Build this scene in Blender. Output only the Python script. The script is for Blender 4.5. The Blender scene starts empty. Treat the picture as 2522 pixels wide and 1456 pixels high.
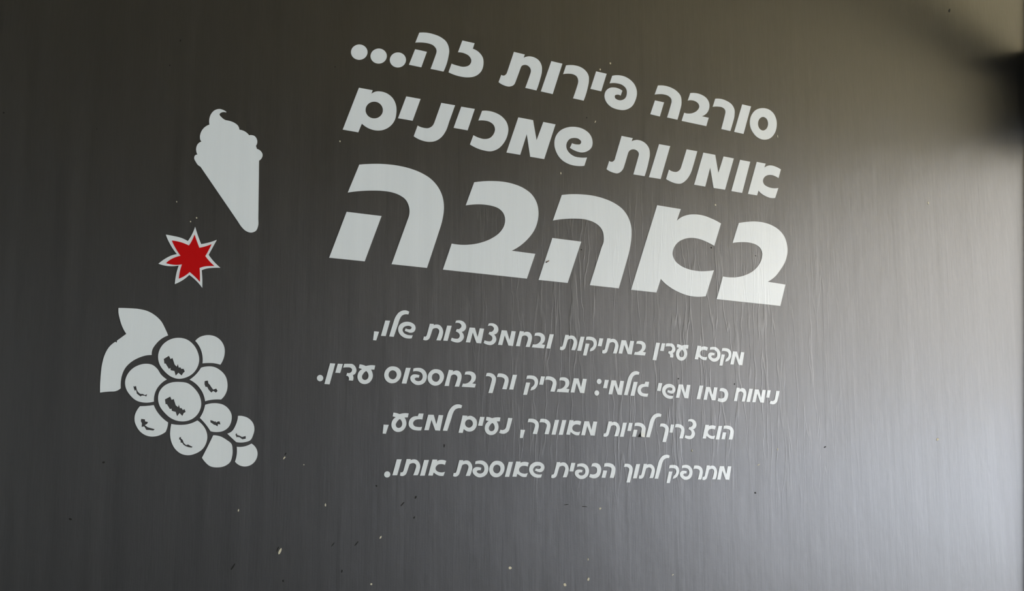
import bpy, bmesh, math, random
from mathutils import Vector, Matrix
from mathutils.geometry import tessellate_polygon

# ================= camera, world, light, exposure =================
SC = bpy.context.scene
COL = SC.collection
cam_data = bpy.data.cameras.new('camera')
cam_data.sensor_fit = 'HORIZONTAL'
cam_data.sensor_width = 36.0
cam_data.lens = 3266.0 / 2522.0 * 36.0
cam_data.clip_start = 0.05
cam = bpy.data.objects.new('camera', cam_data)
COL.objects.link(cam)
_r = Vector((0.8337, -0.5522, 0.0)).normalized()
_f = Vector((0.5455, 0.8235, 0.1557)).normalized()
_u = _r.cross(_f).normalized()
_f = _u.cross(_r).normalized()
cam.matrix_world = Matrix(((_r.x, _u.x, -_f.x, 0.0), (_r.y, _u.y, -_f.y, -2.0), (_r.z, _u.z, -_f.z, 1.5), (0, 0, 0, 1)))
SC.camera = cam

SC.view_settings.view_transform = 'Standard'
SC.view_settings.look = 'None'
SC.view_settings.gamma = 1.0
SC.view_settings.use_curve_mapping = False
SC.view_settings.exposure = 0.0

world = bpy.data.worlds.new('world'); SC.world = world
world.use_nodes = True
wn = world.node_tree; wn.nodes.clear()
wo = wn.nodes.new('ShaderNodeOutputWorld'); wb = wn.nodes.new('ShaderNodeBackground')
wb.inputs['Color'].default_value = (0.76, 0.88, 1.0, 1)          # open sky over the street
wb.inputs['Strength'].default_value = 3.0
wn.links.new(wb.outputs[0], wo.inputs[0])

def area(name, loc, look, sx, sy, power, color):
    l = bpy.data.lights.new(name, 'AREA'); l.shape = 'RECTANGLE'; l.size = sx; l.size_y = sy
    l.energy = power; l.color = color
    o = bpy.data.objects.new(name, l); COL.objects.link(o); o.location = loc
    o.rotation_euler = (Vector(look) - Vector(loc)).to_track_quat('-Z', 'Y').to_euler()
    return o
# sun over the shop's roof: it lights the house fronts and paving across the street
sun = bpy.data.lights.new('sun', 'SUN'); sun.energy = 34.0; sun.angle = 0.009; sun.color = (1.0, 0.975, 0.955)
sun_o = bpy.data.objects.new('sun', sun); COL.objects.link(sun_o)
sun_o.rotation_euler = Vector((0.66, 0.12, -0.74)).to_track_quat('-Z', 'Y').to_euler()
# added fill light by the windowless left wall, behind the camera's left shoulder
area('fill_light', (-3.5, -2.9, 1.75), (0.6, -1.2, 1.5), 2.2, 2.2, 235, (0.94, 1.0, 1.0))
# room dimensions and paint values that set how the wall mirrors the daylight
WALL_ROUGH, WALL_IOR, WALL_ANISO = 0.34, 1.8, 0.76
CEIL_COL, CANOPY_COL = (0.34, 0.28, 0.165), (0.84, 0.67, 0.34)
STREET_COL, DIM_BAND_COL, PLINTH_COL, CREAM_COL = (0.52, 0.53, 0.55), (0.36, 0.37, 0.40), (0.66, 0.69, 0.76), (0.58, 0.555, 0.53)
SHOP_X, OPEN_B, CEIL_Z = 3.35, -2.0, 3.3
DIM_BAND_Z, BASE_Z = 0.9, 2.6
EAVES = [(9.95, -14.0), (5.23, 0.3)]
ADDED_JAMB_PX, ADDED_JAMB_D = (2529, 2529), 0.011
ADDED_BLOCK = (2.94, 3.35, -0.20, 0.0, 2.46, 2.67)
BRACE, ADDED_BRACE_W = ((3.02, -0.06, 2.57), (2.50, -0.44, 3.05)), 0.085
# ---- outlines: measured in enlarged views of the photograph; view key -> (left, top, scale)
VIEWS = {'A': (850, 60, 6.305), 'B': (1220, 110, 6.0048), 'C': (1580, 170, 6.0048), 'D': (840, 200, 6.0048),
         'E': (1130, 240, 6.0048), 'F': (1480, 300, 6.0048), 'G': (1640, 340, 6.0048),
         'H': (800, 390, 6.0048), 'I': (1080, 430, 6.0048), 'J': (1220, 470, 6.0048), 'K': (1540, 500, 6.0048),
         'P': (770, 750, 6.0048), 'Q': (1120, 770, 6.0048), 'R': (1510, 800, 6.0048),
         'S': (920, 970, 6.0048), 'T': (1230, 980, 6.0048), 'U': (1480, 980, 6.0048),
         'L': (440, 250, 4.16), 'M': (350, 530, 7.28), 'N': (230, 745, 6.0048), 'O': (230, 930, 6.0048)}
# "x,y" corner, "x,y~" smooth point, "/" next contour, "oval cx,cy,rx,ry"; letters listed right to left, words split
HEAD = {
 'line1': [
  [('samekh', 'C', '1790,580~ 1880,600~ 1950,660~ 1990,750~ 1995,850~ 1960,960~ 1890,1030~ 1800,1045~ 1710,1010~ 1645,940~ 1605,850~ 1600,760~ 1630,670~ 1700,600~ / oval 1794,810,75,100'),
   ('vav', 'C', '1485,524 1616,554 1505,961 1367,930'),
   ('resh', 'C', '1087,440 1170,443~ 1260,475~ 1330,525~ 1370,600~ 1372,680~ 1360,750~ 1311,918 1176,888 1235,660~ 1230,600~ 1190,568~ 1130,557~ 1050,560'),
   ('bet', 'C', '718,357 800,358~ 890,385~ 960,435~ 998,510~ 995,590~ 960,655~ 888,700 990,722 955,846 590,768 627,648 690,660~ 760,650~ 825,610~ 852,555~ 835,510~ 790,477~ 680,468'),
   ('he', 'C', '240,245 330,247~ 430,275~ 520,330~ 575,400~ 588,480~ 580,560~ 528,751 375,717 440,500~ 435,440~ 395,400~ 330,377~ 260,372~ 190,379 / 195,465 330,495 268,704 127,670')],
  [('pe', 'B', '1725,462 1800,453~ 1900,470~ 1990,520~ 2060,600~ 2090,700~ 2070,820~ 2010,920~ 1920,965~ 1810,960~ 1700,915~ 1640,850~ 1612,760~ 1630,690~ 1680,645~ 1760,635~ 1830,655~ 1875,683 1850,755 1800,740~ 1765,755~ 1765,785~ 1800,815~ 1860,823~ 1915,795~ 1942,730~ 1930,650~ 1880,600~ 1800,573~ 1687,573'),
   ('yod', 'B', '1488,396 1643,432 1563,691 1404,655'),
   ('resh', 'B', '1043,308 1150,305~ 1250,330~ 1330,385~ 1375,460~ 1380,540~ 1360,650~ 1303,829 1147,795 1215,590~ 1222,520~ 1200,470~ 1150,440~ 1080,430~ 1000,437'),
   ('vav', 'B', '825,245 988,283 845,732 670,692'),
   ('tav', 'B', '272,108 432,147 415,195 480,175~ 560,185~ 640,235~ 683,320~ 685,400~ 660,510~ 605,678 440,640 515,430~ 522,370~ 490,320~ 440,300~ 400,308~ 377,330~ 300,540~ 265,600~ 210,620~ 130,605~ 45,555 85,448 130,457~ 155,440~ 175,400~')],
  [('zayin', 'A', '1818,252 2007,295 1980,380 2075,435~ 2135,520~ 2145,620~ 2110,730~ 2030,800~ 1900,824~ 1760,805~ 1603,745 1650,612 1750,645~ 1850,660~ 1930,630~ 1958,565~ 1930,500~ 1860,455~ 1750,435'),
   ('he', 'A', '1150,130 1250,130~ 1370,155~ 1480,200~ 1570,275~ 1612,400~ 1598,520~ 1525,734 1325,692 1412,455~ 1415,390~ 1370,330~ 1290,297~ 1190,283~ 1088,285 / 1085,387 1267,428 1180,668 988,628'),
   ('dot', 'A', 'oval 817,554,125,117'), ('dot', 'A', 'oval 519,494,126,117'), ('dot', 'A', 'oval 217,433,128,119')]],
 'line2': [
  [('alef', 'G', '1340,354 1472,380 1452,442 1500,412~ 1560,408~ 1620,425~ 1697,466 1662,595 1610,565~ 1550,547~ 1490,555~ 1450,585~ 1432,630~ 1445,680~ 1500,722~ 1570,742~ 1660,740 1613,887 1550,888~ 1480,865~ 1420,830~ 1385,800~ 1367,775 1345,850 1210,827'),
   ('vav', 'F', '2055,564 2205,592 2085,1053 1925,1026'),
   ('mem', 'F', '1512,457 1687,490 1733,760 1810,513 1962,543 1832,1006 1663,979 1613,675 1540,959 1375,932'),
   ('nun', 'F', '1264,409 1422,437 1350,690~ 1310,790~ 1250,870~ 1180,915~ 1120,915~ 1050,895~ 960,848 1003,709 1060,737~ 1115,742~ 1160,715~ 1185,665~'),
   ('vav', 'F', '857,332 1021,361 880,848 707,820'),
   ('tav', 'F', '303,210 467,243 450,290 520,270~ 600,285~ 670,335~ 710,400~ 720,480~ 700,600~ 643,805 477,779 553,510~ 555,460~ 520,420~ 470,408~ 425,425~ 400,460~ 340,660~ 310,720~ 250,762~ 170,750~ 80,702 120,580 165,592~ 195,570~ 212,520~')],
  [('shin', 'E', '1893,890 1853,1013 1750,1015~ 1620,985~ 1510,915~ 1440,810~ 1412,700~ 1430,580~ 1500,490~ 1600,445~ 1720,437~ 1840,470~ 1930,540~ 1973,640~ 1960,740~ 1900,795~ 1820,815~ 1730,795~ 1640,745 1672,677 1750,697~ 1795,690~ 1807,655~ 1780,620~ 1710,600~ 1640,615~ 1595,670~ 1590,750~ 1630,820~ 1700,870~ 1790,890~'),
   ('mem', 'E', '878,296 1095,337 1147,635 1247,364 1427,400 1260,913 1053,878 1003,540 905,850 702,816'),
   ('kaf', 'D', '2083,440 2170,440~ 2270,465~ 2370,520~ 2440,600~ 2470,700~ 2455,810~ 2400,920~ 2320,1000~ 2220,1037~ 2110,1025~ 1990,985~ 1903,937 1955,800 2040,840~ 2120,857~ 2200,840~ 2255,780~ 2275,710~ 2255,650~ 2200,605~ 2120,583~ 2028,583'),
   ('yod', 'D', '1775,378 1975,412 1869,728 1662,691'),
   ('nun', 'D', '1480,322 1683,358 1600,590~ 1545,740~ 1480,830~ 1400,883~ 1310,898~ 1200,880~ 1072,815 1130,658 1220,692~ 1290,695~ 1345,665~ 1380,605~'),
   ('yod', 'D', '962,226 1173,264 1056,586 840,549'),
   ('mem', 'D', '262,98 465,135 445,188 510,155~ 590,155~ 690,190~ 770,265~ 810,360~ 815,470~ 790,580~ 720,670~ 620,722~ 520,730~ 420,705~ 305,628 252,758 22,717 / oval 488,428,129,124')]],
 'line3': [
  [('bet', 'K', '1675,297 1780,282~ 1900,275~ 2030,288~ 2160,330~ 2270,400~ 2350,500~ 2388,620~ 2392,750~ 2360,870~ 2290,990~ 2210,1090~ 2103,1166 2365,1208 2290,1523 1348,1423 1440,1088 1550,1102~ 1660,1097~ 1780,1065~ 1890,1005~ 1970,920~ 2015,820~ 2020,730~ 1990,665~ 1920,613~ 1830,587~ 1720,580~ 1583,593'),
   ('alef', 'K', '468,34 818,92 757,268 830,210~ 920,178~ 1030,170~ 1150,187~ 1280,235~ 1412,304 1313,636 1220,585~ 1110,540~ 990,517~ 880,530~ 780,580~ 715,665~ 697,760~ 730,850~ 810,925~ 930,980~ 1060,1007~ 1180,1010~ 1307,997 1187,1380 1080,1388~ 950,1375~ 800,1325~ 670,1255~ 590,1195~ 522,1122 457,1325 83,1285'),
   ('he', 'J', '980,63 1100,52~ 1250,53~ 1420,70~ 1600,115~ 1750,180~ 1880,275~ 1960,390~ 2005,530~ 2010,670~ 1990,830~ 1950,1000~ 1822,1443 1393,1397 1565,850~ 1597,760~ 1600,680~ 1585,600~ 1540,530~ 1450,465~ 1330,425~ 1180,412~ 1020,417~ 848,440 / 840,699 1267,753 1066,1364 637,1319'),
   ('bet', 'I', '525,115 640,102~ 800,97~ 970,110~ 1120,145~ 1260,205~ 1380,300~ 1450,420~ 1475,560~ 1460,700~ 1410,830~ 1320,950~ 1210,1050~ 1080,1128 1428,1174 1304,1540 62,1407 193,1022 330,1040~ 480,1035~ 650,1000~ 800,935~ 910,850~ 970,750~ 982,650~ 955,570~ 890,505~ 780,463~ 640,443~ 500,445~ 400,457'),
   ('he', 'H', '508,94 650,85~ 850,85~ 1050,105~ 1250,150~ 1430,220~ 1570,310~ 1680,440~ 1740,580~ 1758,740~ 1740,890~ 1700,1040~ 1508,1622 985,1567 1215,930~ 1247,830~ 1248,740~ 1235,690~ 1190,610~ 1110,550~ 1000,507~ 850,483~ 680,478~ 500,487~ 337,507 / 320,792 836,855 587,1525 62,1471')]]}
GLYPH = {
 'comma': ('P', '907,397 980,404 938,533 892,528'),
 'vav': ('P', '1073,237 1143,241 1078,469 1008,465'),
 'lamed': ('P', '1427,108 1413,148 1370,145~ 1320,165~ 1285,220~ 1262,290~ 1197,480 1130,474 1205,230~ 1235,165~ 1285,110~ 1340,88~ 1395,92~'),
 'shin': ('P', '1478,457 1462,503 1400,504~ 1330,480~ 1280,430~ 1263,370~ 1280,310~ 1330,270~ 1400,257~ 1470,275~ 1513,315~ 1518,370~ 1490,410~ 1440,420~ 1395,405~ 1362,392 1375,355 1410,368~ 1450,365~ 1462,340~ 1440,322~ 1395,318~ 1350,335~ 1328,375~ 1345,420~ 1390,448~ 1440,457~'),
 'tav': ('P', '1731,286 1790,290 1785,307 1820,297~ 1870,305~ 1910,345~ 1927,400~ 1918,460~ 1890,530 1827,527 1867,415~ 1865,375~ 1838,352~ 1800,352~ 1772,368~ 1735,475~ 1715,510~ 1680,527~ 1633,517 1645,470 1670,472~ 1688,445~'),
 'tsadi': ('Q', '500,162 560,158~ 610,180~ 640,225~ 640,275~ 615,310~ 580,325 605,360~ 613,400~ 590,450~ 540,480~ 480,475~ 425,450 440,410 490,425~ 535,420~ 553,390~ 548,355~ 520,330~ 497,318 513,283 545,283~ 570,262~ 578,235~ 560,205~ 530,193~ 490,197'),
 'mem': ('Q', '692,263 768,268 806,405 838,274 900,280 858,495 791,488 737,336 700,482 638,478'),
 'het': ('Q', '960,274 1021,282 1015,302 1058,286~ 1110,300~ 1138,345~ 1138,400~ 1125,450~ 1107,510 1045,507 1078,410~ 1080,370~ 1055,345~ 1015,343~ 990,365~ 962,498 900,495'),
 'bet': ('Q', '1187,305 1230,298~ 1285,308~ 1322,340~ 1332,390~ 1318,435~ 1280,470 1333,480 1318,530 1137,515 1155,470 1200,470~ 1245,445~ 1270,400~ 1262,360~ 1225,345~ 1177,345'),
 'qof': ('Q', '1945,362 2000,360~ 2055,375~ 2090,415~ 2097,465~ 2080,520~ 2045,560~ 2005,573~ 1992,573 2007,530 2040,500~ 2050,460~ 2035,425~ 2000,410~ 1935,410 / 1932,458 1988,463 1945,637 1893,635'),
 'yod': ('Q', '2137,380 2195,385 2167,500 2110,495'),
 'pe': ('P', '1487,950 1540,940~ 1600,945~ 1655,980~ 1686,1040~ 1683,1100~ 1655,1155~ 1600,1188~ 1540,1193~ 1480,1165~ 1443,1115~ 1445,1070~ 1480,1040~ 1530,1038~ 1577,1050 1565,1088 1530,1085~ 1505,1100~ 1520,1125~ 1560,1137~ 1605,1120~ 1625,1070~ 1610,1020~ 1570,995~ 1530,988~ 1480,993'),
 'samekh': ('P', '1830,958~ 1890,975~ 1935,1030~ 1938,1095~ 1905,1160~ 1850,1198~ 1790,1203~ 1735,1175~ 1702,1120~ 1702,1050~ 1735,992~ 1778,963~ / 1822,1015~ 1862,1035~ 1877,1070~ 1868,1115~ 1835,1145~ 1795,1140~ 1765,1110~ 1760,1070~ 1780,1030~'),
 'ayin': ('P', '693,885 740,893~ 785,910 830,900~ 880,897~ 923,902 910,962 860,962 882,1010~ 888,1060~ 870,1115~ 820,1165~ 760,1178~ 700,1155~ 665,1095~ 665,1040~ 690,985~ 730,955 682,940 / 790,983 818,1020~ 825,1065~ 805,1105~ 775,1117~ 740,1105~ 727,1070~ 745,1025~'),
 'dalet': ('P', '465,880 530,878~ 590,885~ 630,925~ 643,980~ 625,1025~ 590,1045 600,1080~ 592,1127 530,1122 532,1080~ 520,1062~ 495,1055 510,1012 550,1012~ 575,990~ 578,955~ 555,935~ 510,930~ 450,935'),
 'nun_final': ('P', '257,871 332,876 248,1183 173,1177'),
 'dot': ('P', 'oval 108,1090,47,46'),
 'resh': ('Q', '638,903 690,902~ 745,920~ 785,960~ 793,1010~ 785,1060~ 763,1135 700,1130 735,1015~ 730,980~ 700,960~ 660,953~ 623,955'),
 'kaf_final': ('Q', '470,895 520,893~ 575,915~ 605,955~ 607,1010~ 598,1050~ 557,1190 497,1187 545,1010~ 545,970~ 515,945~ 480,940~ 457,942'),
 'colon': ('Q', 'oval 2133,1020,35,39 / oval 2098,1190,35,39'),
 'gimel': ('R', '475,843 530,845 518,922 475,918~ 430,930~ 410,965~ 425,1003~ 470,1018~ 517,1017 507,1063 460,1063~ 400,1045~ 365,1005~ 360,955~ 380,905~ 420,880~ 462,878'),
 'nun': ('R', '2410,978 2458,982 2437,1085~ 2415,1150~ 2370,1178~ 2335,1175~ 2310,1165 2325,1125 2355,1130~ 2378,1118~ 2392,1080~'),
 'kaf': ('R', '1580,945 1620,937~ 1670,955~ 1700,1005~ 1697,1070~ 1670,1125~ 1620,1147~ 1575,1140~ 1540,1125 1557,1083 1600,1093~ 1635,1080~ 1648,1040~ 1640,1005~ 1610,985~ 1568,985'),
 'alef': ('R', '1245,310 1300,315 1295,335 1330,322~ 1370,325~ 1400,338 1387,388 1350,375~ 1305,382~ 1283,415~ 1290,450~ 1325,475~ 1390,475 1375,525 1325,520~ 1285,495~ 1262,475 1253,515 1203,510'),
 'mem_final': ('S', '1315,323 1385,327 1380,345 1420,328~ 1475,345~ 1515,385~ 1525,440~ 1510,500~ 1470,545~ 1410,560~ 1360,545~ 1330,520 1316,580 1255,577 / oval 1408,442,58,60'),
 'he': ('U', '1815,415 1870,410~ 1925,430~ 1957,475~ 1958,530~ 1937,620 1885,615 1908,510~ 1900,475~ 1865,460~ 1807,462 / 1800,510 1850,515 1828,615 1778,612')}
# words right to left; letter view x0,y0,x1,y1
BODY = {
 'line4': ['mem R 1730,395,1937,600; qof R 1568,345,1747,605; pe R 1400,328,1585,548; alef R 1203,310,1400,525',
           'ayin R 927,287,1113,532; dalet R 773,275,917,487; yod R 693,273,770,390; nun_final R 580,265,690,528',
           'bet R 305,240,482,457; mem R 77,228,307,440; tav Q 2175,380,2418,607; yod Q 2112,380,2195,500; qof Q 1893,357,2099,637; vav Q 1808,357,1917,567; tav Q 1550,330,1807,558',
           'vav Q 1350,320,1462,533; bet Q 1137,298,1333,530; het Q 900,273,1140,511; mem Q 638,262,900,495; tsadi Q 425,158,643,482; mem Q 162,222,432,457; tsadi P 2040,235,2267,565; vav P 1928,313,2053,540; tav P 1633,286,1928,534',
           'shin P 1263,257,1520,505; lamed P 1130,88,1427,480; vav P 1008,237,1143,469; comma P 892,397,980,533'],
 'line5': ['nun R 2312,978,2458,1178; yod R 2260,968,2328,1080; mem R 2055,957,2255,1155; vav R 1968,947,2064,1143; het R 1783,930,1967,1137',
           'kaf R 1540,937,1700,1147; mem R 1333,920,1540,1120; vav R 1232,900,1330,1102',
           'mem R 925,882,1140,1090; shin R 722,875,918,1097; yod R 645,862,725,982',
           'gimel R 358,843,530,1065; vav R 253,845,360,1052; lamed R 157,687,387,1043; mem Q 2270,1002,2500,1220; yod Q 2192,995,2275,1120; colon Q 2063,981,2168,1229',
           'mem Q 1710,972,1950,1193; bet Q 1505,958,1693,1184; resh Q 1335,943,1502,1172; yod Q 1245,943,1333,1070; qof Q 1010,930,1230,1218',
           'vav Q 802,920,918,1140; resh Q 622,900,793,1137; kaf_final Q 457,893,607,1192',
           'bet Q 100,870,310,1110; het P 1948,968,2200,1217; samekh P 1700,958,1940,1203; pe P 1443,938,1688,1193; vav P 1315,937,1447,1172; samekh P 1057,917,1308,1167',
           'ayin P 662,887,923,1179; dalet P 450,878,645,1128; yod P 333,877,445,1015; nun_final P 173,870,332,1183; dot P 62,1043,155,1137'],
 'line6': ['he U 1778,410,1962,620; vav U 1693,417,1790,617; alef U 1500,400,1697,610',
           'tsadi U 1235,315,1410,613; resh U 1090,388,1232,602; yod U 1010,395,1080,517; kaf_final U 868,380,1000,655',
           'lamed U 665,230,893,585; he U 458,367,658,583; yod U 387,370,467,492; vav U 278,368,380,577; tav U 32,350,277,577',
           'mem T 1207,347,1443,560; alef T 985,330,1207,555; vav T 875,330,987,548; vav T 768,328,880,546; resh T 590,310,752,540; resh T 415,308,580,537; comma T 300,472,377,597',
           'nun S 1855,358,2050,593; ayin S 1643,342,1875,612; yod S 1543,342,1640,475; mem_final S 1255,322,1527,580',
           'lamed S 1023,157,1308,550; mem S 748,310,1028,547; gimel S 518,293,737,545; ayin S 263,280,517,566; comma S 133,457,222,592'],
 'line7': ['mem U 1715,1012,1925,1213; tav U 1495,1000,1715,1217; resh U 1365,1000,1503,1210; pe U 1165,993,1352,1215; qof U 967,993,1155,1262',
           'lamed U 790,842,1015,1197; tav U 555,978,795,1198; vav U 470,980,577,1192; kaf_final U 337,975,468,1252',
           'he T 1508,965,1713,1187; kaf T 1322,965,1503,1192; pe T 1113,970,1322,1203; yod T 1032,963,1120,1090; tav T 762,952,1022,1188',
           'shin T 437,948,663,1183; alef T 190,942,432,1173; vav T 78,948,198,1170; samekh S 1708,993,1935,1237; pe S 1463,988,1697,1238; tav S 1173,983,1458,1227',
           'alef S 807,973,1072,1217; vav S 685,980,817,1213; tav S 387,967,688,1218; vav S 277,970,413,1207; dot S 155,1148,245,1240']}
CONE = ('L', '487,107 460,90~ 415,78~ 365,92~ 325,140~ 312,190~ 315,238 270,260~ 230,310~ 217,360~ 222,395~ 233,412 200,430~ 180,470~ 182,520~ 192,545 168,552~ 158,580~ 175,620~ 200,655~ 222,668 600,1222~ 645,1288~ 690,1329~ 745,1344~ 790,1325~ 811,1280~ 814,1200~ 822,607 850,580~ 858,545~ 840,510~ 800,487 790,455 803,425~ 800,390~ 775,355~ 740,345~ 720,347 680,310~ 620,290 610,255~ 570,220~ 510,198~ 480,192~ 440,165~ 418,130~ 440,113~ 485,114')
STAR_WHITE = ('M', '948,210 985,330~ 1020,430~ 1055,520 1200,490~ 1337,443 1260,585~ 1190,713 1290,840~ 1402,945 1250,948~ 1150,960~ 1065,990 1075,1130~ 1075,1305 960,1170~ 843,1073 720,1170~ 585,1238 605,1080~ 655,905 530,917~ 400,905~ 290,872 430,770~ 530,722~ 622,700 510,540~ 423,350 560,375~ 700,410~ 817,467 895,340~')
STAR_RED = ('M', '935,350 975,470~ 1020,588 1120,565~ 1240,522 1185,635~ 1127,735 1190,815~ 1292,915 1180,915~ 1100,925~ 1025,950 1030,1060~ 1030,1195 940,1100~ 848,1020 760,1090~ 655,1140 675,1010~ 712,883 620,893~ 520,885~ 425,862 520,790~ 600,755~ 687,730 600,600~ 530,457 640,475~ 740,505~ 835,547 890,460~')
LEAF = ('N', '370,83 530,87~ 680,100~ 800,130~ 900,185~ 1000,280~ 1060,390~ 1103,490 1010,535~ 920,620~ 870,700~ 860,778 780,785~ 680,815~ 560,880~ 470,970~ 420,1080~ 403,1180~ 402,1270 350,1305~ 300,1318 200,1322~ 97,1335 105,1100~ 130,900~ 160,790~ 240,650~ 322,583 345,597 348,565 485,465 430,370~ 390,250~ 370,150~')
GRAPES = [
 ('N', '1255,524~ 1380,550~ 1480,630~ 1545,750~ 1562,850~ 1540,950~ 1470,1050~ 1370,1110~ 1255,1130~ 1150,1100~ 1050,1020~ 980,920~ 955,810~ 970,720~ 1030,620~ 1130,550~ / 1115,790 1140,838 1168,822 1200,920 1232,950 1245,910 1262,965 1285,960 1300,985 1332,982 1350,1022 1325,1045 1303,1083 1255,1042 1215,1085 1195,1015 1142,1005 1135,970 1115,985 1065,905 1047,905 1038,838'),
 ('N', '1505,570 1560,520~ 1640,490~ 1720,485~ 1810,510~ 1890,575~ 1935,670~ 1938,760~ 1915,850~ 1875,922 1780,900~ 1680,897~ 1612,902 1612,800~ 1580,680~'),
 ('N', '1085,1140 1000,1070~ 940,980~ 870,925~ 790,908~ 680,925~ 570,985~ 500,1070~ 468,1170~ 480,1270~ 540,1370~ 630,1450~ 750,1482~ 893,1467 895,1400~ 930,1290~ 1000,1200~ / 588,1238 610,1245 628,1235 640,1290 655,1320 680,1345 700,1355 730,1355 760,1372 793,1358 782,1393 750,1380 715,1378 695,1393 665,1370 640,1350 628,1290 615,1312 600,1285'),
 ('N', '1590,965 1680,948~ 1780,955~ 1880,1010~ 1950,1090~ 1980,1200~ 1970,1310~ 1930,1390~ 1885,1437 1780,1437~ 1650,1462 1620,1350~ 1540,1230~ 1420,1143 1520,1060~ / 1642,1165 1690,1155 1700,1200 1718,1215 1740,1250 1770,1290 1815,1275 1835,1310 1810,1335 1770,1310 1742,1335 1700,1290 1680,1250 1655,1250 1640,1210'),
 ('O', '1270,66~ 1390,85~ 1490,160~ 1570,280~ 1592,390~ 1565,500~ 1480,600~ 1370,645~ 1260,645~ 1150,605~ 1050,520~ 975,410~ 955,310~ 975,210~ 1050,120~ 1150,75~ / 1135,282 1155,330 1187,318 1215,410 1250,440 1262,400 1278,455 1300,450 1320,480 1350,470 1362,510 1335,525 1315,570 1272,528 1235,575 1215,510 1160,495 1150,460 1130,470 1085,395 1065,395 1055,325'),
 ('O', '688,425 790,420~ 890,408 930,490~ 1000,580~ 1102,665 1090,740~ 1065,805 1000,845~ 900,873~ 800,865~ 700,810~ 640,730~ 608,640~ 612,560~ 640,490~ / 705,612 760,620 765,650 805,658 795,685 760,705 800,735 850,750 905,765 885,785 830,778 780,775 750,725 710,730 715,680 698,645'),
 ('O', '1150,687 1290,702~ 1400,690~ 1535,635 1610,700~ 1665,790~ 1682,880~ 1665,970~ 1610,1060~ 1520,1120~ 1400,1150~ 1300,1130~ 1210,1060~ 1155,960~ 1133,850~ 1138,760~ / 1270,885 1298,880 1290,898 1320,925 1335,970 1370,1000 1400,990 1430,1010 1467,1025 1450,1038 1400,1030 1360,1015 1330,995 1310,965 1290,965 1285,925 1265,915'),
 ('O', '1650,405 1740,383~ 1830,382~ 1930,410~ 2000,470~ 2040,550~ 2038,640~ 2000,730~ 1920,790~ 1820,807~ 1730,795 1680,720~ 1572,597 1620,510~ / 1725,630 1765,640 1790,655 1800,645 1815,665 1840,650 1865,650 1878,695 1840,690 1835,725 1805,705 1780,700 1755,680 1730,665'),
 ('O', '2137,568 2210,572~ 2300,610~ 2360,680~ 2378,770~ 2360,850~ 2320,925~ 2230,958~ 2110,955 2050,900~ 1978,830 2040,800~ 2100,710~ / 2098,845 2115,820 2125,850 2160,860 2195,880 2250,865 2252,905 2200,915 2160,885 2125,880 2120,895'),
 ('O', '1770,855 1870,870~ 1970,925~ 2040,985~ 2055,1060~ 2050,1160~ 2020,1250~ 1950,1305~ 1830,1330~ 1720,1310~ 1650,1250~ 1603,1187 1690,1020~'),
 ('O', '2118,1025 2230,1020~ 2335,978 2400,1040~ 2425,1120~ 2405,1210~ 2340,1285~ 2240,1317~ 2160,1300~ 2092,1245 2118,1140~')]
# ---- the photograph's perspective: camera axes against the wall (x = along wall, y = into wall, z = up)
FOC, CX, CY = 3266.0, 1261.0, 728.0
DIST, EYE = 2.0, 1.5
AX_R = (0.8337, -0.5522, 0.0)
AX_U = (-0.0860, -0.1298, 0.9878)
AX_F = (0.5455, 0.8235, 0.1557)
def wall_point(x, y):
    "photograph pixel -> (along, height) on the wall plane y = 0"
    r, u = (x - CX) / FOC, (CY - y) / FOC
    d = [AX_F[i] + r * AX_R[i] + u * AX_U[i] for i in range(3)]
    t = DIST / d[1]
    return (d[0] * t, EYE + d[2] * t)
def wall_pixel(a, z):
    p = (a, DIST, z - EYE)
    f = sum(p[i] * AX_F[i] for i in range(3))
    r = sum(p[i] * AX_R[i] for i in range(3)) / f
    u = sum(p[i] * AX_U[i] for i in range(3)) / f
    return (CX + r * FOC, CY - u * FOC)
def smooth_contour(pts, flags):
    n = len(pts)
    def sub(a, b): return (a[0] - b[0], a[1] - b[1])
    def ln(a): return math.hypot(a[0], a[1]) or 1e-9
    out = []
    for i in range(n):
        j = (i + 1) % n
        p0, p1 = pts[i], pts[j]
        out.append(p0)
        if not flags[i] and not flags[j]:
            continue
        def tangent(k):
            a, b, c = pts[k - 1], pts[k], pts[(k + 1) % n]
            u, v = sub(b, a), sub(c, b)
            hu, hv = ln(u), ln(v)
            u = (u[0] / hu, u[1] / hu); v = (v[0] / hv, v[1] / hv)
            if max(hu, hv) > 2.2 * min(hu, hv):
                wu, wv = hu * hu, hv * hv
            else:
                wu, wv = hv, hu
            t = (u[0] * wu + v[0] * wv, u[1] * wu + v[1] * wv)
            l = ln(t)
            return (t[0] / l, t[1] / l)
        ch = sub(p1, p0); L = ln(ch); c = (ch[0] / L, ch[1] / L)
        t0 = tangent(i) if flags[i] else None
        t1 = tangent(j) if flags[j] else None
        def refl(t):
            k = 2 * (t[0] * c[0] + t[1] * c[1]); return (k * c[0] - t[0], k * c[1] - t[1])
        if t0 is None: t0 = refl(t1)
        if t1 is None: t1 = refl(t0)
        m = 7
        for s in range(1, m):
            u = s / m
            h00 = 2*u**3 - 3*u*u + 1; h10 = u**3 - 2*u*u + u; h01 = 3*u*u - 2*u**3; h11 = u**3 - u*u
            out.append((h00*p0[0] + h10*L*t0[0] + h01*p1[0] + h11*L*t1[0], h00*p0[1] + h10*L*t0[1] + h01*p1[1] + h11*L*t1[1]))
    return out
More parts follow.
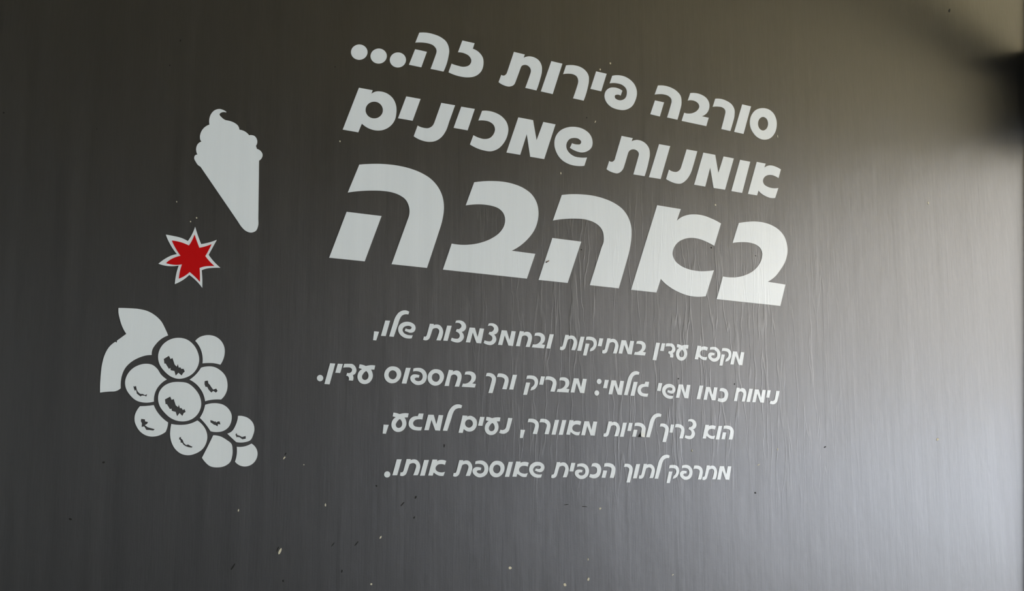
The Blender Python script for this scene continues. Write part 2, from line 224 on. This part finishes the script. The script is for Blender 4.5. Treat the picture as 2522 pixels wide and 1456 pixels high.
def outline(view, spec):
    "traced outline -> list of contours in wall coordinates"
    ox, oy, sc = VIEWS[view]
    res = []
    for part in spec.split('/'):
        part = part.strip()
        if part.startswith('oval'):
            cx, cy, rx, ry = [float(v) for v in part[5:].split(',')]
            px = [(cx + rx * math.cos(k * math.pi / 20), cy + ry * math.sin(k * math.pi / 20)) for k in range(40)]
        else:
            pts, fl = [], []
            for tok in part.split():
                s = tok.endswith('~'); x, y = tok.rstrip('~').split(',')
                pts.append((float(x), float(y))); fl.append(s)
            px = smooth_contour(pts, fl)
        res.append([wall_point(ox + x / sc, oy + y / sc) for x, y in px])
    return res
_tpl = {}
def placed_glyph(name, view, box):
    "glyph copied along the wall and scaled until it fills the box it has in the photograph"
    if name not in _tpl: _tpl[name] = outline(*GLYPH[name])
    tpl = _tpl[name]
    ox, oy, sc = VIEWS[view]
    x0, y0, x1, y1 = (ox + box[0] / sc, oy + box[1] / sc, ox + box[2] / sc, oy + box[3] / sc)
    ta = [p[0] for c in tpl for p in c]; tz = [p[1] for c in tpl for p in c]
    ca, cz = (min(ta) + max(ta)) / 2, (min(tz) + max(tz)) / 2
    wa, wz = wall_point((x0 + x1) / 2, (y0 + y1) / 2)
    sa = sz = 1.0
    for it in range(12):
        cs = [[(wa + (a - ca) * sa, wz + (z - cz) * sz) for a, z in c] for c in tpl]
        pp = [wall_pixel(a, z) for c in cs for a, z in c]
        bx0, bx1 = min(p[0] for p in pp), max(p[0] for p in pp)
        by0, by1 = min(p[1] for p in pp), max(p[1] for p in pp)
        sa *= ((x1 - x0) / (bx1 - bx0)) ** 0.9; sz *= ((y1 - y0) / (by1 - by0)) ** 0.9
        da = wall_point((x0 + x1) / 2, (y0 + y1) / 2); db = wall_point((bx0 + bx1) / 2, (by0 + by1) / 2)
        wa += da[0] - db[0]; wz += da[1] - db[1]
    return cs
# ================= materials =================
def new_mat(name):
    m = bpy.data.materials.new(name); m.use_nodes = True
    return m, m.node_tree, m.node_tree.nodes['Principled BSDF']
def node(nt, kind, **kw):
    n = nt.nodes.new(kind)
    for k, v in kw.items(): setattr(n, k, v)
    return n
def math_node(nt, op, a, b=None, clamp=False):
    n = nt.nodes.new('ShaderNodeMath'); n.operation = op; n.use_clamp = clamp
    for i, v in enumerate((a, b)):
        if v is None: continue
        if isinstance(v, (int, float)): n.inputs[i].default_value = v
        else: nt.links.new(v, n.inputs[i])
    return n.outputs[0]
def stretched_noise(nt, scale, detail=3.0, rough=0.5, distort=0.0):
    g = node(nt, 'ShaderNodeNewGeometry'); mp = node(nt, 'ShaderNodeMapping')
    mp.inputs['Scale'].default_value = scale
    nt.links.new(g.outputs['Position'], mp.inputs['Vector'])
    n = node(nt, 'ShaderNodeTexNoise'); n.inputs['Scale'].default_value = 1.0
    n.inputs['Detail'].default_value = detail; n.inputs['Roughness'].default_value = rough
    n.inputs['Distortion'].default_value = distort
    nt.links.new(mp.outputs[0], n.inputs['Vector'])
    return n.outputs['Fac']
def ramp(nt, fac, lo, hi):
    n = node(nt, 'ShaderNodeMapRange'); n.clamp = True
    n.inputs['From Min'].default_value = lo; n.inputs['From Max'].default_value = hi
    nt.links.new(fac, n.inputs['Value']); return n.outputs['Result']
def brushed_relief(nt, bs, k=1.0, base_rough=0.3, drips=True):
    "vertical brush marks and dried drips of the wall paint; they show through the vinyl too"
    fine = stretched_noise(nt, (420, 420, 26), 2)
    weave = stretched_noise(nt, (300, 300, 420), 1)
    broad = stretched_noise(nt, (46, 46, 1.6), 4, 0.6)
    g = node(nt, 'ShaderNodeNewGeometry'); sp = node(nt, 'ShaderNodeSeparateXYZ')
    nt.links.new(g.outputs['Position'], sp.inputs[0])
    wob = math_node(nt, 'MULTIPLY', stretched_noise(nt, (26, 26, 7), 3, 0.6), 0.030)
    cb = node(nt, 'ShaderNodeCombineXYZ')
    nt.links.new(math_node(nt, 'MULTIPLY', math_node(nt, 'ADD', sp.outputs['X'], wob), 34), cb.inputs[0])
    nt.links.new(math_node(nt, 'MULTIPLY', sp.outputs['Z'], 2.4), cb.inputs[2])
    rn = node(nt, 'ShaderNodeTexNoise'); rn.inputs['Scale'].default_value = 1.0; rn.inputs['Detail'].default_value = 2.0
    nt.links.new(cb.outputs[0], rn.inputs['Vector'])
    off = math_node(nt, 'ABSOLUTE', math_node(nt, 'SUBTRACT', rn.outputs['Fac'], 0.5))
    drip = math_node(nt, 'SUBTRACT', 1.0, ramp(nt, off, 0.004, 0.022))
    # the dried runs sit under the large word and thin out around it
    px_ = math_node(nt, 'MULTIPLY', ramp(nt, sp.outputs['X'], 1.15, 1.55), math_node(nt, 'SUBTRACT', 1.0, ramp(nt, sp.outputs['X'], 2.0, 2.3)))
    pz_ = math_node(nt, 'MULTIPLY', ramp(nt, sp.outputs['Z'], 1.46, 1.62), math_node(nt, 'SUBTRACT', 1.0, ramp(nt, sp.outputs['Z'], 1.98, 2.15)))
    patch = math_node(nt, 'MULTIPLY', math_node(nt, 'MULTIPLY', px_, pz_), ramp(nt, stretched_noise(nt, (9, 9, 3), 2), 0.30, 0.60))
    h = math_node(nt, 'MULTIPLY', fine, 0.00008)
    h = math_node(nt, 'ADD', h, math_node(nt, 'MULTIPLY', weave, 0.00004))
    h = math_node(nt, 'ADD', h, math_node(nt, 'MULTIPLY', broad, 0.00035))
    uneven = stretched_noise(nt, (5.5, 5.5, 3.0), 4, 0.55)
    h = math_node(nt, 'ADD', h, math_node(nt, 'MULTIPLY', uneven, 0.0020))
    if drips:
        h = math_node(nt, 'ADD', h, math_node(nt, 'MULTIPLY', math_node(nt, 'MULTIPLY', drip, patch), 0.00018))
    b = node(nt, 'ShaderNodeBump'); b.inputs['Strength'].default_value = k; b.inputs['Distance'].default_value = 1.0
    nt.links.new(h, b.inputs['Height']); nt.links.new(b.outputs[0], bs.inputs['Normal'])
    r = math_node(nt, 'ADD', base_rough - 0.03, math_node(nt, 'MULTIPLY', broad, 0.06))
    nt.links.new(r, bs.inputs['Roughness'])
    bs.inputs['Anisotropic'].default_value = WALL_ANISO
    tg = node(nt, 'ShaderNodeCombineXYZ'); tg.inputs[0].default_value = 1.0
    nt.links.new(tg.outputs[0], bs.inputs['Tangent'])
    return fine, broad, math_node(nt, 'MULTIPLY', drip, patch)
def mix_color(nt, fac, a, b):
    n = node(nt, 'ShaderNodeMix', data_type='RGBA')
    n.inputs[6].default_value = (*a, 1); n.inputs[7].default_value = (*b, 1)
    nt.links.new(fac, n.inputs[0]); return n.outputs[2]

MAT = {}
m, nt, bs = new_mat('grey_wall_paint'); MAT['wall'] = m
fine, broad, drip = brushed_relief(nt, bs, 1.0, WALL_ROUGH)
bs.inputs['IOR'].default_value = WALL_IOR
tone = math_node(nt, 'ADD', math_node(nt, 'MULTIPLY', fine, 0.5), math_node(nt, 'MULTIPLY', broad, 0.5))
mixed = node(nt, 'ShaderNodeMix', data_type='RGBA')
nt.links.new(mix_color(nt, ramp(nt, tone, 0.3, 0.7), (0.005, 0.005, 0.0047), (0.016, 0.0155, 0.0145)), mixed.inputs[6])
mixed.inputs[7].default_value = (0.060, 0.060, 0.058, 1)
nt.links.new(math_node(nt, 'MULTIPLY', drip, 0.75), mixed.inputs[0])
nt.links.new(mixed.outputs[2], bs.inputs['Base Color'])
m, nt, bs = new_mat('white_vinyl'); MAT['vinyl'] = m
fine, broad, drip = brushed_relief(nt, bs, 0.6, 0.30)
bs.inputs["IOR"].default_value = 1.75
nt.links.new(mix_color(nt, ramp(nt, broad, 0.3, 0.7), (0.765, 0.81, 0.83), (0.80, 0.845, 0.865)), bs.inputs['Base Color'])
m, nt, bs = new_mat('red_vinyl'); MAT['red'] = m
brushed_relief(nt, bs, 0.8, 0.38); bs.inputs['Base Color'].default_value = (0.52, 0.001, 0.002, 1); bs.inputs['Specular IOR Level'].default_value = 0.15
bs.inputs['IOR'].default_value = 1.4
def plain(name, color, rough=0.6, noise=0.15, scale=30):
    m, nt, bs = new_mat(name)
    f = stretched_noise(nt, (scale, scale, scale), 4)
    nt.links.new(mix_color(nt, f, tuple(c * (1 - noise) for c in color), tuple(c * (1 + noise) for c in color)), bs.inputs['Base Color'])
    bs.inputs['Roughness'].default_value = rough
    return m
MAT['chip'] = plain('bare_plaster', (0.62, 0.58, 0.44), 0.9)
MAT['gouge'] = plain('dark_scratch', (0.012, 0.011, 0.009), 0.9)
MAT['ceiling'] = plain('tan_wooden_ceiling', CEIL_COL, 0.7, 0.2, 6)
MAT['room'] = plain('dim_room_plaster', (0.04, 0.04, 0.038), 0.8, 0.1, 3)
MAT['floor'] = plain('grey_floor_tile', (0.13, 0.135, 0.14), 0.6, 0.15, 5)
MAT['steel'] = plain('black_steel', (0.006, 0.006, 0.006), 0.6, 0.1, 20)
MAT['street'] = plain('pale_pavement', STREET_COL, 0.8, 0.1, 2)
MAT['canopy'] = plain('added_canopy_tan', CANOPY_COL, 0.7, 0.15, 6)
MAT['dim_band'] = plain('dim_street_band', DIM_BAND_COL, 0.8, 0.08, 2)
MAT['plinth'] = plain('pale_blue_grey_render', PLINTH_COL, 0.8, 0.08, 2)
MAT['cream'] = plain('cream_stone', CREAM_COL, 0.8, 0.08, 2)
MAT['steel'].node_tree.nodes['Principled BSDF'].inputs['Specular IOR Level'].default_value = 0.08
MAT['insect'] = plain('brown_insect_shell', (0.035, 0.012, 0.005), 0.35)
MAT['wing'] = plain('tan_insect_wing', (0.30, 0.13, 0.05), 0.4)

# ================= helpers =================
def link_mesh(name, verts, faces, mat, parent=None, loc=None, smooth=False):
    me = bpy.data.meshes.new(name)
    me.from_pydata(verts, [], faces); me.update()
    me.materials.append(mat)
    if smooth:
        for p in me.polygons: p.use_smooth = True
    o = bpy.data.objects.new(name, me); COL.objects.link(o)
    if loc: o.location = loc
    if parent: o.parent = parent
    return o
def empty(name, loc, parent=None):
    o = bpy.data.objects.new(name, None); COL.objects.link(o); o.location = loc
    o.empty_display_size = 0.05
    if parent: o.parent = parent
    return o
def box_geo(boxes):
    vs, fs = [], []
    for (x0, x1, y0, y1, z0, z1) in boxes:
        b = len(vs)
        vs += [(x, y, z) for z in (z0, z1) for y in (y0, y1) for x in (x0, x1)]
        fs += [tuple(b + i for i in f) for f in ((0, 2, 3, 1), (4, 5, 7, 6), (0, 1, 5, 4), (2, 6, 7, 3), (0, 4, 6, 2), (1, 3, 7, 5))]
    return vs, fs
def structure(name, boxes, mat):
    vs, fs = box_geo(boxes); o = link_mesh(name, vs, fs, mat); o['kind'] = 'structure'; return o
def sheet(name, contours, mat, parent, origin, y_back=0.0, y_front=-0.0006, lift=None):
    "thin cut vinyl: outline (with holes) on the wall, given a real thickness"
    ox, oz = origin
    rings = [[Vector((a - ox, z - oz, 0)) for a, z in c] for c in contours]
    flat = [p for r in rings for p in r]
    # separate pieces and holes: a ring inside another is its hole
    def inside(p, ring):
        c = False
        for i in range(len(ring)):
            a, b = ring[i - 1], ring[i]
            if (a.y > p.y) != (b.y > p.y) and p.x < (b.x - a.x) * (p.y - a.y) / (b.y - a.y) + a.x: c = not c
        return c
    owner = [None] * len(rings)
    for i, r in enumerate(rings):
        for j, q in enumerate(rings):
            if i != j and inside(r[0], q): owner[i] = j
    verts, faces = [], []
    for i, r in enumerate(rings):
        if owner[i] is not None: continue
        group = [r] + [rings[k] for k in range(len(rings)) if owner[k] == i]
        pts = [p for g in group for p in g]
        base = len(verts)
        def yy(p): return lift(p.x + ox, p.y + oz) if lift else 0.0
        verts += [(p.x, y_front + yy(p), p.y) for p in pts]
        n = len(pts)
        verts += [(p.x, y_back + yy(p), p.y) for p in pts]
        for t in tessellate_polygon(group):
            a, b, c = (pts[k] for k in t)
            s = (b.x - a.x) * (c.y - a.y) - (b.y - a.y) * (c.x - a.x)
            if abs(s) < 1e-14: continue
            t = tuple(base + k for k in t)
            faces.append(t if s > 0 else t[::-1])
            if lift: faces.append(tuple(k + n for k in (t[::-1] if s > 0 else t)))
        k0 = base
        for g in group:
            area2 = sum(g[k - 1].x * g[k].y - g[k].x * g[k - 1].y for k in range(len(g)))
            ccw = area2 > 0
            if g is not group[0]: ccw = not ccw
            m_ = len(g)
            for k in range(m_):
                a, b = k0 + k, k0 + (k + 1) % m_
                q = (a, a + n, b + n, b)
                if (area2 > 0) == (g is group[0]): faces.append(q)
                else: faces.append(q[::-1])
            k0 += m_
    return link_mesh(name, verts, faces, mat, parent)
def tag(o, label=None, cat=None, group=None, kind=None):
    if label: o['label'] = label
    if cat: o['category'] = cat
    if group: o['group'] = group
    if kind: o['kind'] = kind
    return o

# ================= the room =================
# lettered wall: flat face y = 0, running out to the street opening
wall = structure('wall_front', [(-3.6, SHOP_X, 0.0, 0.30, 0.0, CEIL_Z)], MAT['wall'])
# unseen dark jamb added to dim the wall's right edge, slightly out of plumb
ea0, ez0 = wall_point(ADDED_JAMB_PX[0], 0); ea1, ez1 = wall_point(ADDED_JAMB_PX[1], 1456)
def edge_x(z): return ea0 + (ea1 - ea0) * (z - ez0) / (ez1 - ez0)
vs = []
for z in (0.0, CEIL_Z):
    x = edge_x(z); vs += [(x, 0.0, z), (x, -ADDED_JAMB_D, z), (x + 0.07, -ADDED_JAMB_D, z), (x + 0.07, 0.0, z)]
o = link_mesh('light_blocker_1', vs, [(0, 1, 5, 4), (1, 2, 6, 5), (2, 3, 7, 6), (3, 0, 4, 7), (3, 2, 1, 0), (4, 5, 6, 7)], MAT['steel']); o['kind'] = 'structure'
def prism(name, pts, z0, z1, mat):
    n = len(pts)
    vs = [(x, y, z0) for x, y in pts] + [(x, y, z1) for x, y in pts]
    fs = [(k, (k + 1) % n, n + (k + 1) % n, n + k) for k in range(n)] + [tuple(range(n))[::-1], tuple(range(n, 2 * n))]
    o = link_mesh(name, vs, fs, mat); o['kind'] = 'structure'; return o
structure('floor', [(-3.6, SHOP_X + 0.12, -6.2, 0.3, -0.1, 0.0)], MAT['floor'])
structure('pavement', [(SHOP_X + 0.12, 14.0, -16.0, 8.0, -0.12, -0.02)], MAT['street'])
structure('wall_street_dim_band', [(13.9, 14.4, -16.0, 8.0, -0.1, DIM_BAND_Z)], MAT['dim_band'])  # dark colour stands in for shade low on the street front, dimming its reflection
structure('wall_street_base', [(14.0, 14.4, -16.0, 8.0, DIM_BAND_Z, BASE_Z)], MAT['plinth'])
structure('wall_street_upper', [(14.0, 14.4, -16.0, 8.0, BASE_Z, 9.0)], MAT['cream'])
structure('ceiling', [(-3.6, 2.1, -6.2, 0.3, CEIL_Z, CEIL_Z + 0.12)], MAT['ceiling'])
prism('added_canopy', [(2.1, 0.3), (2.1, -6.2), (SHOP_X + 0.12, -6.2), (SHOP_X + 0.12, -14.0)] + EAVES, CEIL_Z, CEIL_Z + 0.12, MAT['canopy'])  # unseen canopy added for the warm reflection, its edge slanted to limit the brightness
structure('wall_left', [(-3.8, -3.6, -6.2, 0.3, 0, CEIL_Z)], MAT['room'])
structure('wall_back', [(-3.6, SHOP_X + 0.12, -6.4, -6.2, 0, CEIL_Z)], MAT['room'])
# street side: wide opening beside the lettered wall
structure('wall_right', [(SHOP_X, SHOP_X + 0.12, -6.2, OPEN_B, 0, CEIL_Z)], MAT['room'])
structure('light_blocker_2', [ADDED_BLOCK], MAT['steel'])  # unseen dark block added to blacken the wall's reflection at upper right
# unseen slanting brace, added so the wall mirrors a dark streak
p0, p1 = Vector(BRACE[0]), Vector(BRACE[1]); ax = (p1 - p0).normalized()
side = ax.cross(Vector((0, 1, 0))).normalized() * ADDED_BRACE_W / 2; dep = ax.cross(side).normalized() * 0.04
vs = [p + s_ * side + t_ * dep for p in (p0, p1) for s_, t_ in ((-1, -1), (1, -1), (1, 1), (-1, 1))]
o = link_mesh('light_blocker_3', [tuple(v) for v in vs], [(0, 1, 2, 3), (7, 6, 5, 4), (0, 4, 5, 1), (1, 5, 6, 2), (2, 6, 7, 3), (3, 7, 4, 0)], MAT['steel']); o['kind'] = 'structure'

# ---- small damage of the paint
rnd = random.Random(4)
def chip(px, py, w, h, tilt, mat, name):
    a, z = wall_point(px, py); a2, z2 = wall_point(px + 1, py); a3, z3 = wall_point(px, py + 1)
    sx = abs(a2 - a); sz = abs(z3 - z)
    t = math.radians(tilt); k = 8; ring = []
    for i in range(k):
        q = 2 * math.pi * i / k; rr = rnd.uniform(0.72, 1.1)
        u, v = math.cos(q) * w / 2 * rr, math.sin(q) * h / 2 * rr
        x = u * math.cos(t) + v * math.sin(t); y = -u * math.sin(t) + v * math.cos(t)
        ring.append((a + x * sx, z + y * sz))
    sheet(name, [ring], mat, wall, (0, 0), 0.0, -0.0004)
LIGHT_CHIPS = [(587, 1257, 4, 7, 10), (801, 1244, 4, 9, 5), (689, 1358, 6, 17, 22), (937, 1324, 4, 9, 35), (914, 1439, 5, 5, 0), (748, 1145, 3, 3, 0), (700, 1128, 4, 9, 35),
    (1478, 1253, 7, 5, -30), (1256, 1399, 8, 9, 10), (1391, 1440, 7, 9, -20), (1449, 1427, 6, 8, 20), (1448, 1378, 2.5, 7, -5), (1657, 1416, 7, 2, -35),
    (1915, 336, 2, 10, -5), (1503, 156, 4, 5, 0), (1478, 171, 4, 5, 0), (1466, 300, 2.5, 8, 20), (1381, 427, 2.5, 6, 0), (1762, 505, 4, 5, 20), (469, 546, 3, 4, 0), (484, 537, 4, 4, 0),
    (837, 348, 3, 5, 0), (435, 497, 3, 4, 0), (2286, 500, 3, 8, 0), (2309, 1082, 6, 8, 30), (1915, 1107, 3, 5, 0), (1704, 1110, 3, 6, 0), (1868, 1145, 8, 2, -20)]
DARK_CHIPS = [(574, 1396, 3, 22, 33), (1024, 1225, 4, 8, 15), (927, 1197, 4, 5, 0), (1020, 1275, 3, 6, 20), (878, 1339, 2.5, 16, 38), (820, 1341, 2, 13, 38), (697, 1431, 4, 6, 0), (684, 1352, 2.5, 14, 22),
    (2338, 26, 4, 10, 15), (444, 100, 2.5, 6, 0), (418, 161, 3, 4, 0), (9, 278, 5, 4, 0), (1860, 1214, 4, 5, 0), (2032, 1101, 6, 3, -35), (1671, 933, 3, 4, 0), (1752, 610, 3, 4, 0), (1861, 630, 3, 3, 0),
    (255, 1139, 7, 5, 0), (173, 1279, 9, 5, 20), (1809, 946, 3, 4, 0), (1445, 290, 2.5, 4, 0), (703, 1118, 2.5, 8, 30), (842, 1407, 3, 7, 10), (1395, 1243, 14, 2, -8), (1440, 1248, 15, 2, 5), (991, 1242, 2, 13, 40),
    (1094, 1098, 2, 9, 5), (1432, 615, 3, 3, 0), (238, 318, 3, 3, 0), (825, 165, 3, 3, 0)]
for c in LIGHT_CHIPS: chip(*c, MAT['chip'], 'paint_chip')
for c in DARK_CHIPS: chip(*c, MAT['gouge'], 'scratch')

# ================= the lettering =================
def bounds(cs_list):
    a = [p[0] for cs in cs_list for c in cs for p in c]; z = [p[1] for cs in cs_list for c in cs for p in c]
    return min(a), max(a), min(z), max(z)
LABELS = {
 'line1': 'topmost line of bold white Hebrew letters, ending left in three round dots',
 'line2': 'second line of bold white Hebrew letters from the top, without any dots',
 'line3': 'very large white Hebrew word of five letters, the biggest lettering on the grey wall',
 'line4': 'line of small white Hebrew letters directly below the very large word',
 'line5': 'small white Hebrew lettering line with a colon in its middle',
 'line6': 'second lowest line of small white Hebrew letters, with two commas and one peeling letter',
 'line7': 'lowest line of small white Hebrew letters on the grey wall, ending in a full stop'}
PUNCT = {'dot': 'dot', 'comma': 'comma', 'colon': 'colon'}
hz0 = wall_point(1575, 1062)[1]; hz1 = wall_point(1585, 1079)[1]; ha = wall_point(1577, 1070)[0]
def curl(a, z):
    if a < ha - 0.002: return 0.0
    t = max(0.0, min(1.0, (hz0 - z) / (hz0 - hz1)))
    return -0.006 * t * t * (1.0 if a < ha + 0.006 else 0.5)
def build_line(key, words):
    a0, a1, z0, z1 = bounds([cs for w in words for _, cs in w])
    root = empty('wall_lettering', ((a0 + a1) / 2, 0, z0))
    tag(root, LABELS[key], 'lettering', 'lines of white lettering on the grey wall')
    for w in words:
        b0, b1, y0, y1 = bounds([cs for _, cs in w])
        wx, wz = (b0 + b1) / 2, y0
        word = empty('word', (wx - root.location.x, 0, wz - root.location.z), root)
        for name, cs in w:
            nm = PUNCT.get(name, 'letter')
            lift = curl if (key == 'line6' and name == 'he' and cs[0][0][0] < wall_point(1640, 1060)[0]) else None
            o = sheet(nm, cs, MAT['vinyl'], word, (wx, wz), lift=lift)
            if nm == 'letter':
                o['label'] = 'letter ' + name.replace('_', ' ')
for key, words in HEAD.items():
    build_line(key, [[(n_, outline(v, s)) for n_, v, s in w] for w in words])
for key, words in BODY.items():
    lines = []
    for w in words:
        row = []
        for t in w.split(';'):
            n_, v, b = t.split()
            row.append((n_, placed_glyph(n_, v, [float(q) for q in b.split(',')])))
        lines.append(row)
    build_line(key, lines)

# ================= the pictures =================
cs = outline(*CONE); a0, a1, z0, z1 = bounds([cs])
o = sheet('ice_cream_sticker', cs, MAT['vinyl'], None, ((a0 + a1) / 2, z0)); o.location = ((a0 + a1) / 2, 0, z0)
tag(o, 'white silhouette of a soft ice cream in a cone, above the red star', 'wall sticker')
cs = outline(*STAR_WHITE); a0, a1, z0, z1 = bounds([cs]); o0 = ((a0 + a1) / 2, z0)
root = empty('star_sticker', (o0[0], 0, o0[1]))
tag(root, 'red seven-pointed star with a white border, between the ice cream and the grapes', 'wall sticker')
sheet('border', cs, MAT['vinyl'], root, o0)['label'] = 'white border of the star'
sheet('star', outline(*STAR_RED), MAT['red'], root, o0, -0.0006, -0.0011)['label'] = 'red star'
allg = [outline(*g) for g in GRAPES]; lf = outline(*LEAF)
a0, a1, z0, z1 = bounds(allg + [lf]); o0 = ((a0 + a1) / 2, z0)
root = empty('grape_bunch_sticker', (o0[0], 0, o0[1]))
tag(root, 'white bunch of grapes with a leaf, lowest picture at the left of the wall', 'wall sticker')
sheet('leaf', lf, MAT['vinyl'], root, o0)
for g in allg: sheet('grape', g, MAT['vinyl'], root, o0)

# ---- the insect on the large word
ix, iz = wall_point(1346.8, 644.8)
root = empty('insect', (ix, -0.0006, iz))
tag(root, 'tiny brown insect sitting on the lower left foot of the middle large letter', 'insect')
def blob(name, cx, cz, rx, ry, rz, tilt, mat):
    vs, fs = [], []
    nu, nv = 10, 6
    for j in range(nv + 1):
        for i in range(nu):
            th = math.pi * j / nv; ph = 2 * math.pi * i / nu
            x, y, z = rx * math.cos(th), ry * math.sin(th) * math.cos(ph), rz * math.sin(th) * math.sin(ph)
            c, s = math.cos(tilt), math.sin(tilt)
            vs.append((cx + x * c - z * s, -ry + y, cz + x * s + z * c))
    for j in range(nv):
        for i in range(nu):
            fs.append((j * nu + i, j * nu + (i + 1) % nu, (j + 1) * nu + (i + 1) % nu, (j + 1) * nu + i))
    return link_mesh(name, vs, fs, mat, root, smooth=True)
T = math.radians(30)
blob('abdomen', -0.0016, -0.0009, 0.0026, 0.0010, 0.0011, T, MAT['insect'])
blob('thorax', 0.0016, 0.0009, 0.0016, 0.0010, 0.0010, T, MAT['wing'])
blob('head', 0.0034, 0.0020, 0.0009, 0.0008, 0.0008, T, MAT['insect'])
